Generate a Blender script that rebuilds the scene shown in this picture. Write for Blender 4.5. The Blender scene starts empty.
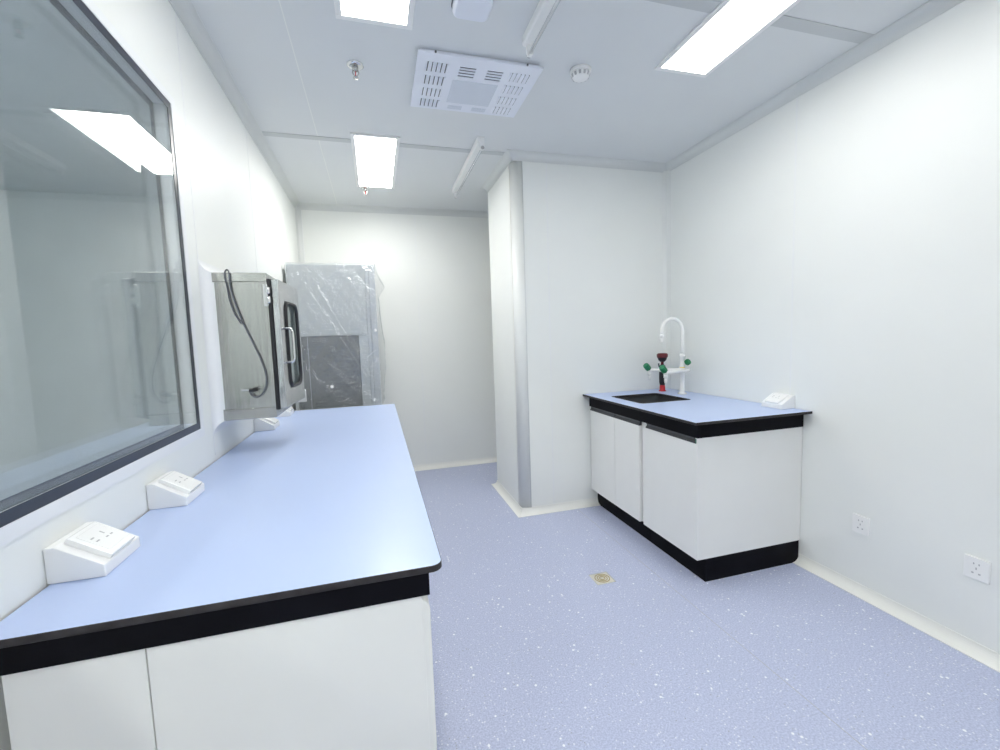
import bpy, bmesh, math, random
from mathutils import Vector, Matrix
random.seed(7)
C = bpy.context.scene.collection
PI = math.pi

# ------------------------------------------------------------------ room numbers (metres)
XL, XR = -0.6246, 2.1844          # left and right walls
ZC = 2.5347                       # ceiling
YB, YF = 4.3335, -1.70            # back wall, wall behind the camera
PX, PY0, PY1 = 0.957, 2.9253, 3.60  # boxed-in pier
H = 0.85                          # worktop height
WY0, WY1, WZ0, WZ1 = -0.30, 1.783, 0.998, 2.1126   # observation window
WT = 0.05                         # wall panel thickness

# ------------------------------------------------------------------ materials
def nodes(name):
    m = bpy.data.materials.new(name); m.use_nodes = True
    nt = m.node_tree
    return m, nt, nt.nodes['Principled BSDF']

def mat(name, col, rough=0.5, metal=0.0, bump=0.0, bscale=60.0, var=0.0, vscale=4.0, spec=0.5, coat=0.0, stretch=(1, 1, 1)):
    m, nt, b = nodes(name)
    b.inputs['Base Color'].default_value = (*col, 1)
    b.inputs['Roughness'].default_value = rough
    b.inputs['Metallic'].default_value = metal
    b.inputs['Specular IOR Level'].default_value = spec
    if coat: b.inputs['Coat Weight'].default_value = coat; b.inputs['Coat Roughness'].default_value = 0.08
    tc = nt.nodes.new('ShaderNodeTexCoord')
    mp = nt.nodes.new('ShaderNodeMapping'); mp.inputs['Scale'].default_value = stretch
    nt.links.new(tc.outputs['Object'], mp.inputs['Vector'])
    if var:
        n = nt.nodes.new('ShaderNodeTexNoise'); n.inputs['Scale'].default_value = vscale; n.inputs['Detail'].default_value = 4
        nt.links.new(mp.outputs['Vector'], n.inputs['Vector'])
        r = nt.nodes.new('ShaderNodeValToRGB')
        r.color_ramp.elements[0].position = 0.3; r.color_ramp.elements[1].position = 0.7
        r.color_ramp.elements[0].color = (*[c * (1 - var) for c in col], 1)
        r.color_ramp.elements[1].color = (*[min(1, c * (1 + var)) for c in col], 1)
        nt.links.new(n.outputs['Fac'], r.inputs['Fac']); nt.links.new(r.outputs['Color'], b.inputs['Base Color'])
    if bump:
        n = nt.nodes.new('ShaderNodeTexNoise'); n.inputs['Scale'].default_value = bscale; n.inputs['Detail'].default_value = 3
        nt.links.new(mp.outputs['Vector'], n.inputs['Vector'])
        k = nt.nodes.new('ShaderNodeBump'); k.inputs['Strength'].default_value = bump; k.inputs['Distance'].default_value = 0.01
        nt.links.new(n.outputs['Fac'], k.inputs['Height']); nt.links.new(k.outputs['Normal'], b.inputs['Normal'])
    return m

def emit_mat(name, col, s):
    m, nt, b = nodes(name)
    b.inputs['Base Color'].default_value = (.9, .9, .9, 1)
    b.inputs['Emission Color'].default_value = (*col, 1)
    b.inputs['Emission Strength'].default_value = s
    return m

def floor_mat():
    m, nt, b = nodes('blue_flecked_vinyl')
    b.inputs['Roughness'].default_value = 0.42
    tc = nt.nodes.new('ShaderNodeTexCoord')
    def ramp(src, stops):
        r = nt.nodes.new('ShaderNodeValToRGB'); e = r.color_ramp.elements
        while len(e) > len(stops): e.remove(e[-1])
        while len(e) < len(stops): e.new(0.5)
        for i, (p, c) in enumerate(stops): e[i].position = p; e[i].color = (*c, 1)
        nt.links.new(src, r.inputs['Fac']); return r.outputs['Color']
    def mix(f, a, c):
        x = nt.nodes.new('ShaderNodeMixRGB'); nt.links.new(f, x.inputs[0]); nt.links.new(a, x.inputs[1])
        if isinstance(c, tuple): x.inputs[2].default_value = (*c, 1)
        else: nt.links.new(c, x.inputs[2])
        return x.outputs[0]
    n = nt.nodes.new('ShaderNodeTexNoise'); n.inputs['Scale'].default_value = 170; n.inputs['Detail'].default_value = 2
    nt.links.new(tc.outputs['Object'], n.inputs['Vector'])
    base = ramp(n.outputs['Fac'], [(.35, (.41, .45, .62)), (.5, (.485, .525, .70)), (.65, (.57, .61, .79))])
    def flecks(scale, lo, hi, size):
        v = nt.nodes.new('ShaderNodeTexVoronoi'); v.inputs['Scale'].default_value = scale
        nt.links.new(tc.outputs['Object'], v.inputs['Vector'])
        sep = nt.nodes.new('ShaderNodeSeparateColor'); nt.links.new(v.outputs['Color'], sep.inputs[0])
        a = ramp(sep.outputs[0], [(lo, (0, 0, 0)), (hi, (1, 1, 1))])
        d = ramp(v.outputs['Distance'], [(size, (1, 1, 1)), (size + .1, (0, 0, 0))])
        x = nt.nodes.new('ShaderNodeMixRGB'); x.blend_type = 'MULTIPLY'; x.inputs[0].default_value = 1
        nt.links.new(a, x.inputs[1]); nt.links.new(d, x.inputs[2]); return x.outputs[0]
    c = mix(flecks(120, .86, .87, .30), base, (.76, .78, .87))
    c = mix(flecks(120, .965, .97, .26), c, (.30, .33, .44))
    c = mix(flecks(62, .965, .97, .26), c, (.88, .90, .95))
    nt.links.new(c, b.inputs['Base Color'])
    return m

def perforated_mat():
    m, nt, b = nodes('perforated_grille')
    b.inputs['Roughness'].default_value = .5
    tc = nt.nodes.new('ShaderNodeTexCoord')
    v = nt.nodes.new('ShaderNodeTexVoronoi'); v.inputs['Scale'].default_value = 170; v.inputs['Randomness'].default_value = 0.15
    nt.links.new(tc.outputs['Object'], v.inputs['Vector'])
    r = nt.nodes.new('ShaderNodeValToRGB'); r.color_ramp.elements[0].position = .28; r.color_ramp.elements[1].position = .36
    r.color_ramp.elements[0].color = (.50, .53, .58, 1); r.color_ramp.elements[1].color = (.74, .78, .86, 1)
    nt.links.new(v.outputs['Distance'], r.inputs['Fac']); nt.links.new(r.outputs['Color'], b.inputs['Base Color'])
    return m

def glass_mat(name, f0, tint, rough=0.0):
    m = bpy.data.materials.new(name); m.use_nodes = True
    nt = m.node_tree; nt.nodes.clear()
    out = nt.nodes.new('ShaderNodeOutputMaterial')
    tr = nt.nodes.new('ShaderNodeBsdfTransparent'); tr.inputs[0].default_value = (*tint, 1)
    gl = nt.nodes.new('ShaderNodeBsdfGlossy'); gl.inputs['Roughness'].default_value = rough
    geo = nt.nodes.new('ShaderNodeNewGeometry')
    dot = nt.nodes.new('ShaderNodeVectorMath'); dot.operation = 'DOT_PRODUCT'
    nt.links.new(geo.outputs['Normal'], dot.inputs[0]); nt.links.new(geo.outputs['Incoming'], dot.inputs[1])
    def mth(op, a, bb=None):
        n = nt.nodes.new('ShaderNodeMath'); n.operation = op
        for i, v in enumerate((a, bb)):
            if v is None: continue
            if isinstance(v, (int, float)): n.inputs[i].default_value = v
            else: nt.links.new(v, n.inputs[i])
        return n.outputs[0]
    c = mth('ABSOLUTE', dot.outputs['Value'])
    p = mth('POWER', mth('SUBTRACT', 1.0, c), 5.0)
    f = mth('MINIMUM', mth('ADD', f0, mth('MULTIPLY', p, 1 - f0)), 1.0)
    mx = nt.nodes.new('ShaderNodeMixShader')
    nt.links.new(f, mx.inputs[0]); nt.links.new(tr.outputs[0], mx.inputs[1]); nt.links.new(gl.outputs[0], mx.inputs[2])
    nt.links.new(mx.outputs[0], out.inputs['Surface'])
    return m

def film_mat():
    m = bpy.data.materials.new('clear_plastic_film'); m.use_nodes = True
    nt = m.node_tree; nt.nodes.clear()
    out = nt.nodes.new('ShaderNodeOutputMaterial')
    tr = nt.nodes.new('ShaderNodeBsdfTransparent'); tr.inputs[0].default_value = (.95, .96, .97, 1)
    gl = nt.nodes.new('ShaderNodeBsdfGlossy'); gl.inputs['Roughness'].default_value = .07
    df = nt.nodes.new('ShaderNodeBsdfTranslucent'); df.inputs[0].default_value = (.9, .92, .93, 1)
    tc = nt.nodes.new('ShaderNodeTexCoord')
    mp = nt.nodes.new('ShaderNodeMapping'); mp.inputs['Rotation'].default_value = (0, math.radians(38), 0); mp.inputs['Scale'].default_value = (7, 7, 30)
    nt.links.new(tc.outputs['Object'], mp.inputs[0])
    n = nt.nodes.new('ShaderNodeTexNoise'); n.inputs['Scale'].default_value = 1.6; n.inputs['Detail'].default_value = 3; n.inputs['Distortion'].default_value = 1.0
    nt.links.new(mp.outputs[0], n.inputs['Vector'])
    bp = nt.nodes.new('ShaderNodeBump'); bp.inputs['Strength'].default_value = .35; bp.inputs['Distance'].default_value = .03
    nt.links.new(n.outputs['Fac'], bp.inputs['Height']); nt.links.new(bp.outputs[0], gl.inputs['Normal'])
    m1 = nt.nodes.new('ShaderNodeMixShader'); m1.inputs[0].default_value = .19
    nt.links.new(tr.outputs[0], m1.inputs[1]); nt.links.new(gl.outputs[0], m1.inputs[2])
    m2 = nt.nodes.new('ShaderNodeMixShader'); m2.inputs[0].default_value = .10
    nt.links.new(m1.outputs[0], m2.inputs[1]); nt.links.new(df.outputs[0], m2.inputs[2])
    nt.links.new(m2.outputs[0], out.inputs['Surface'])
    return m

M = dict(
    wall=mat('painted_steel_panel', (.85, .862, .838), .46, var=.012, vscale=2.0, bump=.012, bscale=5),
    ceil=mat('ceiling_panel', (.74, .757, .763), .45, var=.012, vscale=2.0),
    trim=mat('aluminium_cove', (.70, .715, .705), .38, var=.01),
    base=mat('white_cove_skirting', (.86, .86, .82), .45, var=.015),
    floor=floor_mat(),
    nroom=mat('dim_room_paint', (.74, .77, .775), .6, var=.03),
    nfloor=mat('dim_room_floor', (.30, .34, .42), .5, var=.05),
    top=mat('pale_blue_laminate', (.50, .60, .86), .30, bump=.01, bscale=400, var=.012, vscale=3),
    black=mat('black_phenolic_core', (.0045, .0045, .007), .5, var=.25, vscale=12, spec=.08),
    edge=mat('cut_phenolic_edge', (.035, .032, .034), .45, var=.35, vscale=25, spec=.25),
    board=mat('white_melamine', (.82, .82, .80), .42, var=.012, vscale=5),
    handle=mat('dark_pull_profile', (.045, .048, .055), .32, var=.1),
    green_cap=mat('green_end_cap', (.05, .18, .12), .4, var=.1),
    plastic=mat('white_abs_plastic', (.88, .88, .87), .30, var=.01),
    plate=mat('white_socket_plate', (.90, .90, .89), .22, var=.01),
    hole=mat('dark_slot', (.03, .03, .035), .6, var=.1),
    mark=mat('grey_socket_slot', (.45, .45, .46), .6, var=.1),
    steel=mat('brushed_steel', (.50, .50, .475), .26, metal=1.0, bump=.05, bscale=3, var=.04, stretch=(30, 30, 1.2)),
    door_steel=mat('polished_steel', (.54, .545, .55), .20, metal=1.0, bump=.05, bscale=3, var=.05, stretch=(20, 20, 1.5)),
    chrome=mat('chrome', (.78, .78, .78), .12, metal=1.0, var=.02),
    corner=mat('corner_profile', (.80, .81, .79), .42, var=.01),
    strip=mat('grey_joint_strip', (.57, .59, .595), .42, var=.01),
    sinkm=mat('black_sink', (.004, .004, .005), .6, var=.2, spec=.15),
    crease=mat('dull_steel_crease', (.30, .30, .29), .4, metal=1.0, var=.05),
    inner=mat('hatch_interior_steel', (.72, .73, .73), .4, metal=.2, var=.05),
    rubber=mat('black_rubber', (.015, .016, .02), .5, var=.2),
    cable=mat('grey_cable', (.10, .11, .13), .45, var=.15),
    hood=mat('grey_powder_coat', (.52, .55, .56), .42, var=.02),
    hood2=mat('grey_side_post', (.54, .57, .60), .40, var=.02),
    sash=mat('smoked_sash', (.17, .18, .19), .25, var=.12, vscale=6),
    sealm=mat('window_border', (.020, .026, .042), .28, var=.1),
    wframe=mat('window_frame_white', (.84, .85, .86), .34, var=.01),
    spacer=mat('window_spacer', (.50, .54, .56), .4, var=.02),
    glass=glass_mat('window_glass', .085, (.94, .955, .955)),
    dglass=glass_mat('hatch_glass', .07, (.86, .90, .90)),
    qglass=glass_mat('tube_glass', .08, (.92, .94, .95), .05),
    film=film_mat(),
    light=emit_mat('lamp_diffuser', (1.0, .988, .94), 11.8),
    light_back=emit_mat('lamp_diffuser_back', (1.0, .988, .94), 21.0),
    added_light_next=emit_mat('added_lamp_next_room', (1.0, .988, .96), 62.0),  # for lamps added out of view to brighten the window
    added_light_rear=emit_mat('added_lamp_rear', (1.0, .988, .94), 12.0),  # for unseen lamps added behind the camera
    panel=mat('purifier_white', (.83, .855, .93), .35, var=.01),
    perf=perforated_mat(),
    tap=mat('white_epoxy_tap', (.90, .90, .88), .22, var=.01),
    green=mat('green_knob', (.012, .20, .075), .28, var=.15, vscale=30),
    red=mat('red_plastic', (.50, .012, .022), .28, var=.1),
    dred=mat('dark_red_plastic', (.13, .010, .016), .28, var=.2, vscale=40),
    yellow=mat('yellow_ring', (.75, .60, .05), .4, var=.1),
    brass=mat('brass_ring', (.42, .32, .13), .35, metal=.6, var=.1),
    cream=mat('drain_plate', (.72, .70, .62), .35, metal=.3, var=.05),
    sticker=mat('white_sticker', (.92, .92, .92), .5, var=.01),
    paper=mat('white_paper', (.85, .86, .87), .6, var=.02),
)

# ------------------------------------------------------------------ mesh helpers
class MB:
    """collects shapes into one mesh, one material slot per material used"""
    def __init__(self): self.bm = bmesh.new(); self.mats = []
    def mi(self, m):
        if m not in self.mats: self.mats.append(m)
        return self.mats.index(m)
    def _fin(self, faces, m, smooth=False):
        i = self.mi(m)
        for f in faces: f.material_index = i; f.smooth = smooth
    def box(self, x0, x1, y0, y1, z0, z1, m, bev=0.0, seg=2):
        r = bmesh.ops.create_cube(self.bm, size=1.0); vs = r['verts']
        for v in vs:
            v.co = Vector(((x0 + x1) / 2 + v.co.x * (x1 - x0), (y0 + y1) / 2 + v.co.y * (y1 - y0), (z0 + z1) / 2 + v.co.z * (z1 - z0)))
        fs = list({f for v in vs for f in v.link_faces})
        self._fin(fs, m)
        if bev:
            es = list({e for v in vs for e in v.link_edges})
            b = bmesh.ops.bevel(self.bm, geom=es, offset=bev, offset_type='OFFSET', segments=seg, profile=.5, affect='EDGES', clamp_overlap=True)
            i = self.mi(m)
            for f in b['faces']: f.material_index = i
        return fs
    def prism(self, pts, ax, a, b, m, bev=0.0, capm=None, smooth=False):
        """2-D outline extruded along axis ax ('x': pts=(y,z); 'y': (x,z); 'z': (x,y))"""
        def P(p, t): return {'x': (t, p[0], p[1]), 'y': (p[0], t, p[1]), 'z': (p[0], p[1], t)}[ax]
        va = [self.bm.verts.new(P(p, a)) for p in pts]; vb = [self.bm.verts.new(P(p, b)) for p in pts]
        n = len(pts); side = [self.bm.faces.new((va[i], va[(i + 1) % n], vb[(i + 1) % n], vb[i])) for i in range(n)]
        caps = [self.bm.faces.new(va[::-1]), self.bm.faces.new(vb)]
        self._fin(side, m, smooth); self._fin(caps, capm or m)
        bmesh.ops.recalc_face_normals(self.bm, faces=side + caps)
        if bev:
            es = list({e for f in side + caps for e in f.edges})
            r = bmesh.ops.bevel(self.bm, geom=es, offset=bev, offset_type='OFFSET', segments=2, profile=.5, affect='EDGES', clamp_overlap=True)
            for f in r['faces']: f.material_index = self.mi(m)
        return side + caps
    def loft(self, rings, m, smooth=True, cap=True, closed=True):
        vr = [[self.bm.verts.new(p) for p in r] for r in rings]; fs = []; n = len(rings[0])
        for a, b in zip(vr, vr[1:]):
            for i in range(n if closed else n - 1):
                j = (i + 1) % n
                fs.append(self.bm.faces.new((a[i], a[j], b[j], b[i])))
        self._fin(fs, m, smooth)
        if cap and closed:
            cs = [self.bm.faces.new(vr[0][::-1]), self.bm.faces.new(vr[-1])]; self._fin(cs, m, False); fs += cs
        if closed: bmesh.ops.recalc_face_normals(self.bm, faces=fs)
        return fs
    def tube(self, pts, r, m, n=14, radii=None, closed=False):
        pts = [Vector(p) for p in pts]; L = len(pts); rings = []
        t0 = None; nrm = None
        for i, p in enumerate(pts):
            if closed: t = (pts[(i + 1) % L] - pts[i - 1]).normalized()
            else: t = (pts[min(i + 1, L - 1)] - pts[max(i - 1, 0)]).normalized()
            if nrm is None:
                a = Vector((0, 0, 1)) if abs(t.z) < .9 else Vector((1, 0, 0)); nrm = t.cross(a).normalized()
            else:
                nrm = (nrm - t * nrm.dot(t)).normalized()
            bn = t.cross(nrm); rr = radii[i] if radii else r
            rings.append([p + (nrm * math.cos(2 * PI * k / n) + bn * math.sin(2 * PI * k / n)) * rr for k in range(n)])
        if closed:
            rings.append(rings[0])
            return self.loft(rings, m, True, False)
        return self.loft(rings, m)
    def lathe(self, prof, o, axis, m, n=28, mats=None):
        """prof: (radius, distance along axis) pairs"""
        o = Vector(o); ax = Vector(axis).normalized()
        a = Vector((0, 0, 1)) if abs(ax.z) < .9 else Vector((1, 0, 0)); u = ax.cross(a).normalized(); v = ax.cross(u)
        rings = [[o + ax * d + (u * math.cos(2 * PI * k / n) + v * math.sin(2 * PI * k / n)) * max(r, 1e-5) for k in range(n)] for r, d in prof]
        fs = self.loft(rings, m)
        return fs
    def build(self, name, parent=None, at=None):
        if at is not None:
            bmesh.ops.translate(self.bm, verts=self.bm.verts, vec=-Vector(at))
        me = bpy.data.meshes.new(name); bmesh.ops.remove_doubles(self.bm, verts=self.bm.verts, dist=1e-6)
        self.bm.to_mesh(me); self.bm.free()
        for m in self.mats: me.materials.append(m)
        o = bpy.data.objects.new(name, me); C.objects.link(o)
        if at is not None and parent is None: o.location = at
        if parent is not None: o.parent = parent; o.matrix_parent_inverse = Matrix.Identity(4)
        return o

def rrect(x0, x1, y0, y1, r, n=6):
    out = []
    for cx, cy, a in ((x1 - r, y1 - r, 0), (x0 + r, y1 - r, 90), (x0 + r, y0 + r, 180), (x1 - r, y0 + r, 270)):
        for k in range(n + 1):
            t = math.radians(a + 90 * k / n); out.append((cx + r * math.cos(t), cy + r * math.sin(t)))
    return out

def smooth_path(pts, per=8):
    P = [Vector(p) for p in pts]; out = []
    for i in range(len(P) - 1):
        p0, p1, p2, p3 = P[max(i - 1, 0)], P[i], P[i + 1], P[min(i + 2, len(P) - 1)]
        for k in range(per):
            t = k / per
            out.append(.5 * ((2 * p1) + (p2 - p0) * t + (2 * p0 - 5 * p1 + 4 * p2 - p3) * t * t + (3 * p1 - p0 - 3 * p2 + p3) * t ** 3))
    return out + [P[-1]]

def tag(o, label, cat, group=None):
    o['label'] = label; o['category'] = cat
    if group: o['group'] = group
    return o
def struct(o): o['kind'] = 'structure'; return o
def thing(name, label, cat, loc, rz=0.0, group=None):
    o = bpy.data.objects.new(name, None); C.objects.link(o); o.location = loc; o.rotation_euler = (0, 0, rz)
    o.empty_display_size = .05
    return tag(o, label, cat, group)
def copy_thing(src, loc, rz, label, group):
    r = src.copy(); C.objects.link(r); r.location = loc; r.rotation_euler = (0, 0, rz); tag(r, label, src['category'], group)
    for ch in list(src.children):
        c = ch.copy(); C.objects.link(c); c.parent = r
        for g in list(ch.children):
            d = g.copy(); C.objects.link(d); d.parent = c
    return r

# ================================================================== SETTING
mb = MB(); mb.box(XL - .02, XR + .02, YF - .02, YB + .02, -.10, 0, M['floor'])
mb.box(1.3705, 1.3725, YF, PY0 - .05, 0, .0004, M['mark'])      # welded sheet seam
struct(mb.build('floor'))
mb = MB(); mb.box(XL - .02, XR + .02, YF - .02, YB + .02, ZC, ZC + .10, M['ceil'])
for x in (-.27,):                                            # panel joints
    mb.box(x - .002, x + .002, YF, YB, ZC - .0015, ZC, M['wall'])
struct(mb.build('ceiling'))
for i, (x0, x1, y, w) in enumerate(((XL, PX, 2.952, .026), (XL, XR, 1.495, .03), (XL, XR, 0.0, .03))):
    mb = MB(); mb.box(x0 + .05, x1 - .05, y - w, y + w, ZC - .003, ZC, M['strip'], .0012)
    struct(mb.build('trim_%d' % (i + 1)))

def wall_seam(mb, ax, at, y, z0=.05, z1=ZC - .05, s=1):
    """fine raised joint on a wall face"""
    if ax == 'x': mb.box(min(at, at + s * .0008), max(at, at + s * .0008), y - .0025, y + .0025, z0, z1, M['wframe'])
    else: mb.box(y - .0025, y + .0025, min(at, at + s * .0008), max(at, at + s * .0008), z0, z1, M['wframe'])

mb = MB(); W = M['wall']
mb.box(XL - WT, XL, YF, WY0, 0, ZC, W); mb.box(XL - WT, XL, WY1, YB, 0, ZC, W)
mb.box(XL - WT, XL, WY0, WY1, 0, WZ0, W); mb.box(XL - WT, XL, WY0, WY1, WZ1, ZC, W)
for y, z0, z1 in ((1.905, H + .02, ZC - .05), (2.782, H + .02, ZC - .05), (3.75, .05, ZC - .05)): wall_seam(mb, 'x', XL, y, z0, z1)
struct(mb.build('wall_left'))
mb = MB(); mb.box(XR, XR + WT, YF, YB, 0, ZC, W)
for y in (.93, 1.865): wall_seam(mb, 'x', XR, y, s=-1)
struct(mb.build('wall_right'))
mb = MB(); mb.box(XL - WT, XR + WT, YB, YB + WT, 0, ZC, W)
for x in (-.58, .42): wall_seam(mb, 'y', YB, x, s=-1)
struct(mb.build('wall_back'))
mb = MB(); mb.box(XL - WT, XR + WT, YF - WT, YF, 0, ZC, W); struct(mb.build('wall_front'))
# boxed-in pier with a rounded outer corner profile
r = .068
arc = [(PX + r - r * math.cos(t), PY0 + r - r * math.sin(t)) for t in [PI / 2 * k / 10 for k in range(11)]]
mb = MB(); mb.prism([(PX, PY1)] + arc + [(XR, PY0), (XR, PY1)], 'z', 0, ZC, W)
wall_seam(mb, 'y', PY0, 1.205, s=-1)
struct(mb.build('wall_pier'))
mb = MB()
ring = lambda o: [(PX + r - (r + o) * math.cos(t), PY0 + r - (r + o) * math.sin(t)) for t in [PI / 2 * k / 12 for k in range(13)]]
mb.prism(ring(.0015) + ring(0)[::-1], 'z', .045, ZC - .045, M['corner'], smooth=False)
mb.box(PX - .004, PX, PY0 + r - .003, PY0 + r + .004, .045, ZC - .045, M['base'])
mb.box(PX + r - .004, PX + r + .003, PY0 - .003, PY0, .045, ZC - .045, M['trim'])
for f in mb.bm.faces: f.smooth = abs(f.normal.z) < .5 and f.calc_area() < .05
struct(mb.build('trim_pier_corner'))
mb = MB(); mb.prism([(XR, PY0), (XR - .045, PY0), (XR - .030, PY0 - .006), (XR - .013, PY0 - .013), (XR - .006, PY0 - .030), (XR, PY0 - .045)], 'z', .04, ZC - .04, M['corner'])
struct(mb.build('trim_right_corner'))
mb = MB(); mb.prism([(XL, YB), (XL, YB - .045), (XL + .006, YB - .030), (XL + .013, YB - .013), (XL + .030, YB - .006), (XL + .045, YB)], 'z', .04, ZC - .04, M['trim'])
struct(mb.build('trim_back_left_corner'))

# perimeter coves, mitred: one object for every wall run
loop = [(XL, YF), (XL, YB), (XR, YB), (XR, PY1), (PX, PY1), (PX, PY0), (XR, PY0), (XR, YF)]
side = ['left', 'back', 'nook', 'pier_rear', 'pier_side', 'pier_front', 'right', 'front']
def off(i, d):
    p = Vector(loop[i]); a = (p - Vector(loop[i - 1])).normalized(); b = (Vector(loop[(i + 1) % 8]) - p).normalized()
    na, nb = Vector((a.y, -a.x)), Vector((b.y, -b.x))      # room lies to the right of travel
    k = na + nb; k = k / k.dot(na)
    return p + k * d
def cove(i, rad, zc, up, m, name):
    prof = [(0, 0), (rad, 0), (rad, .003)] + [(rad - (rad - .004) * math.sin(t), .003 + (rad - .003) * (1 - math.cos(t))) for t in [PI / 2 * k / 8 for k in range(1, 9)]] + [(0, rad)]
    mb = MB()
    rings = [[(*off(j % 8, d), zc + up * h) for d, h in prof] for j in (i, i + 1)]
    fs = mb.loft(rings, m, smooth=False)
    return struct(mb.build(name))
for i, s in enumerate(side):
    cove(i, .05, ZC, -1, M['trim'], 'trim_ceiling_' + s)
    cove(i, .046, 0, 1, M['base'], 'baseboard_' + s)

# room beyond the glass (lit by added, unseen ceiling lamps)
NX = -3.55
mb = MB(); mb.box(NX, XL - WT, YF, YB, -.10, 0, M['nfloor']); struct(mb.build('floor_next_room'))
mb = MB(); mb.box(NX, XL - WT, YF, YB, ZC, ZC + .1, M['nroom']); struct(mb.build('ceiling_next_room'))
mb = MB(); mb.box(NX - .05, NX, YF, YB, 0, ZC, M['nroom']); struct(mb.build('wall_next_room'))
mb = MB(); mb.box(NX, XL - WT, YB, YB + .05, 0, ZC, M['nroom']); struct(mb.build('wall_next_room_back'))
mb = MB(); mb.box(NX, XL - WT, YF - .05, YF, 0, ZC, M['nroom']); struct(mb.build('wall_next_room_front'))

# ------------------------------------------------------------------ observation window
win = struct(bpy.data.objects.new('window_1', None)); C.objects.link(win); win.location = (XL, (WY0 + WY1) / 2, WZ0)
def frame(mb, x0, x1, o0, o1, m):
    """rectangular ring in the wall plane between outset o0 and inset o1"""
    a0, a1, c0, c1 = WY0 - o0, WY1 + o0, WZ0 - o0, WZ1 + o0
    b0, b1, d0, d1 = WY0 + o1, WY1 - o1, WZ0 + o1, WZ1 - o1
    mb.box(x0, x1, a0, a1, c0, d0, m); mb.box(x0, x1, a0, a1, d1, c1, m)
    mb.box(x0, x1, a0, b0, d0, d1, m); mb.box(x0, x1, b1, a1, d0, d1, m)
mb = MB(); frame(mb, XL, XL + .003, .030, .0, M['wframe']); mb.build('window_trim', win, win.location)
mb = MB(); frame(mb, XL - .046, XL - .008, 0, .006, M['wframe'])
frame(mb, XL - .0065, XL - .0045, 0, .004, M['spacer']); mb.build('window_frame', win, win.location)
mb = MB(); frame(mb, XL - .0002, XL + .0008, 0, .024, M['sealm']); frame(mb, XL - .0515, XL - .0505, 0, .024, M['sealm']); mb.build('window_seal', win, win.location)
for x in (XL - .0045, XL - .050):
    mb = MB(); mb.box(x, x + .004, WY0, WY1, WZ0, WZ1, M['glass']); mb.build('window_pane', win, win.location)

# ================================================================== LEFT BENCH
X1, Y0, Y1 = .1024, .8235, 3.1266
g = thing('lab_worktop', 'long pale blue lab worktop with black edge running under the window', 'worktop', (XL, Y0, H))
mb = MB(); rr = .022
out = [(XL + .003, Y0), (X1 - rr, Y0)] + [(X1 - rr + rr * math.sin(t), Y0 + rr - rr * math.cos(t)) for t in [PI / 2 * k / 8 for k in range(1, 9)]] + [(X1, Y1), (XL + .003, Y1)]
ins = lambda d: [(XL + .003 + d, Y0 + d), (X1 - rr, Y0 + d)] + [(X1 - rr + (rr - d) * math.sin(t), Y0 + rr - (rr - d) * math.cos(t)) for t in [PI / 2 * k / 8 for k in range(1, 9)]] + [(X1 - d, Y1 - d), (XL + .003 + d, Y1 - d)]
rings = [[(x, y, H - .014) for x, y in ins(.001)], [(x, y, H - .013) for x, y in out], [(x, y, H - .0015) for x, y in out], [(x, y, H - .0004) for x, y in ins(.0012)]]
mb.loft(rings, M['edge'], smooth=False)
mb.loft([[(x, y, H - .0004) for x, y in ins(.0012)], [(x, y, H) for x, y in ins(.0022)]], M['top'], smooth=False)
mb.build('work_surface', g, g.location)
mb = MB(); mb.box(XL + .03, .0747, Y0 + .004, Y0 + .020, .7895, H - .014, M['black'], .001)
mb.box(.0587, .0747, Y0 + .020, Y1 - .012, .7895, H - .014, M['black'], .001)
mb.box(XL + .03, .0587, Y1 - .028, Y1 - .012, .7895, H - .014, M['black'], .001)
mb.build('apron', g, g.location)

def door(mb_name, parent, ax, face, a0, a1, z0, z1, m, th=.018, out=1):
    """slab door whose front is at 'face' along x; out=+1 faces +x, -1 faces -x"""
    mb = MB(); zt = z1
    x_in = face - out * th
    pr = [(x_in, z0), (face, z0), (face, zt - .030), (face - out * .004, zt - .020), (face - out * .012, zt - .012), (x_in, zt - .010)]
    mb.prism(pr, 'y', a0, a1, m, .0012)
    return mb.build(mb_name, parent, parent.location)
def pull(parent, face, a0, a1, z1, out=1):
    mb = MB()
    pr = [(face - out * .019, z1), (face - out * .019, z1 - .026), (face - out * .012, z1 - .028), (face - out * .001, z1 - .030), (face + out * .0015, z1 - .026), (face - out * .003, z1 - .019), (face - out * .010, z1 - .012), (face - out * .012, z1)]
    mb.prism(pr, 'y', a0, a1, M['handle'])
    return mb.build('handle', parent.parent if False else parent, parent.location)

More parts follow.
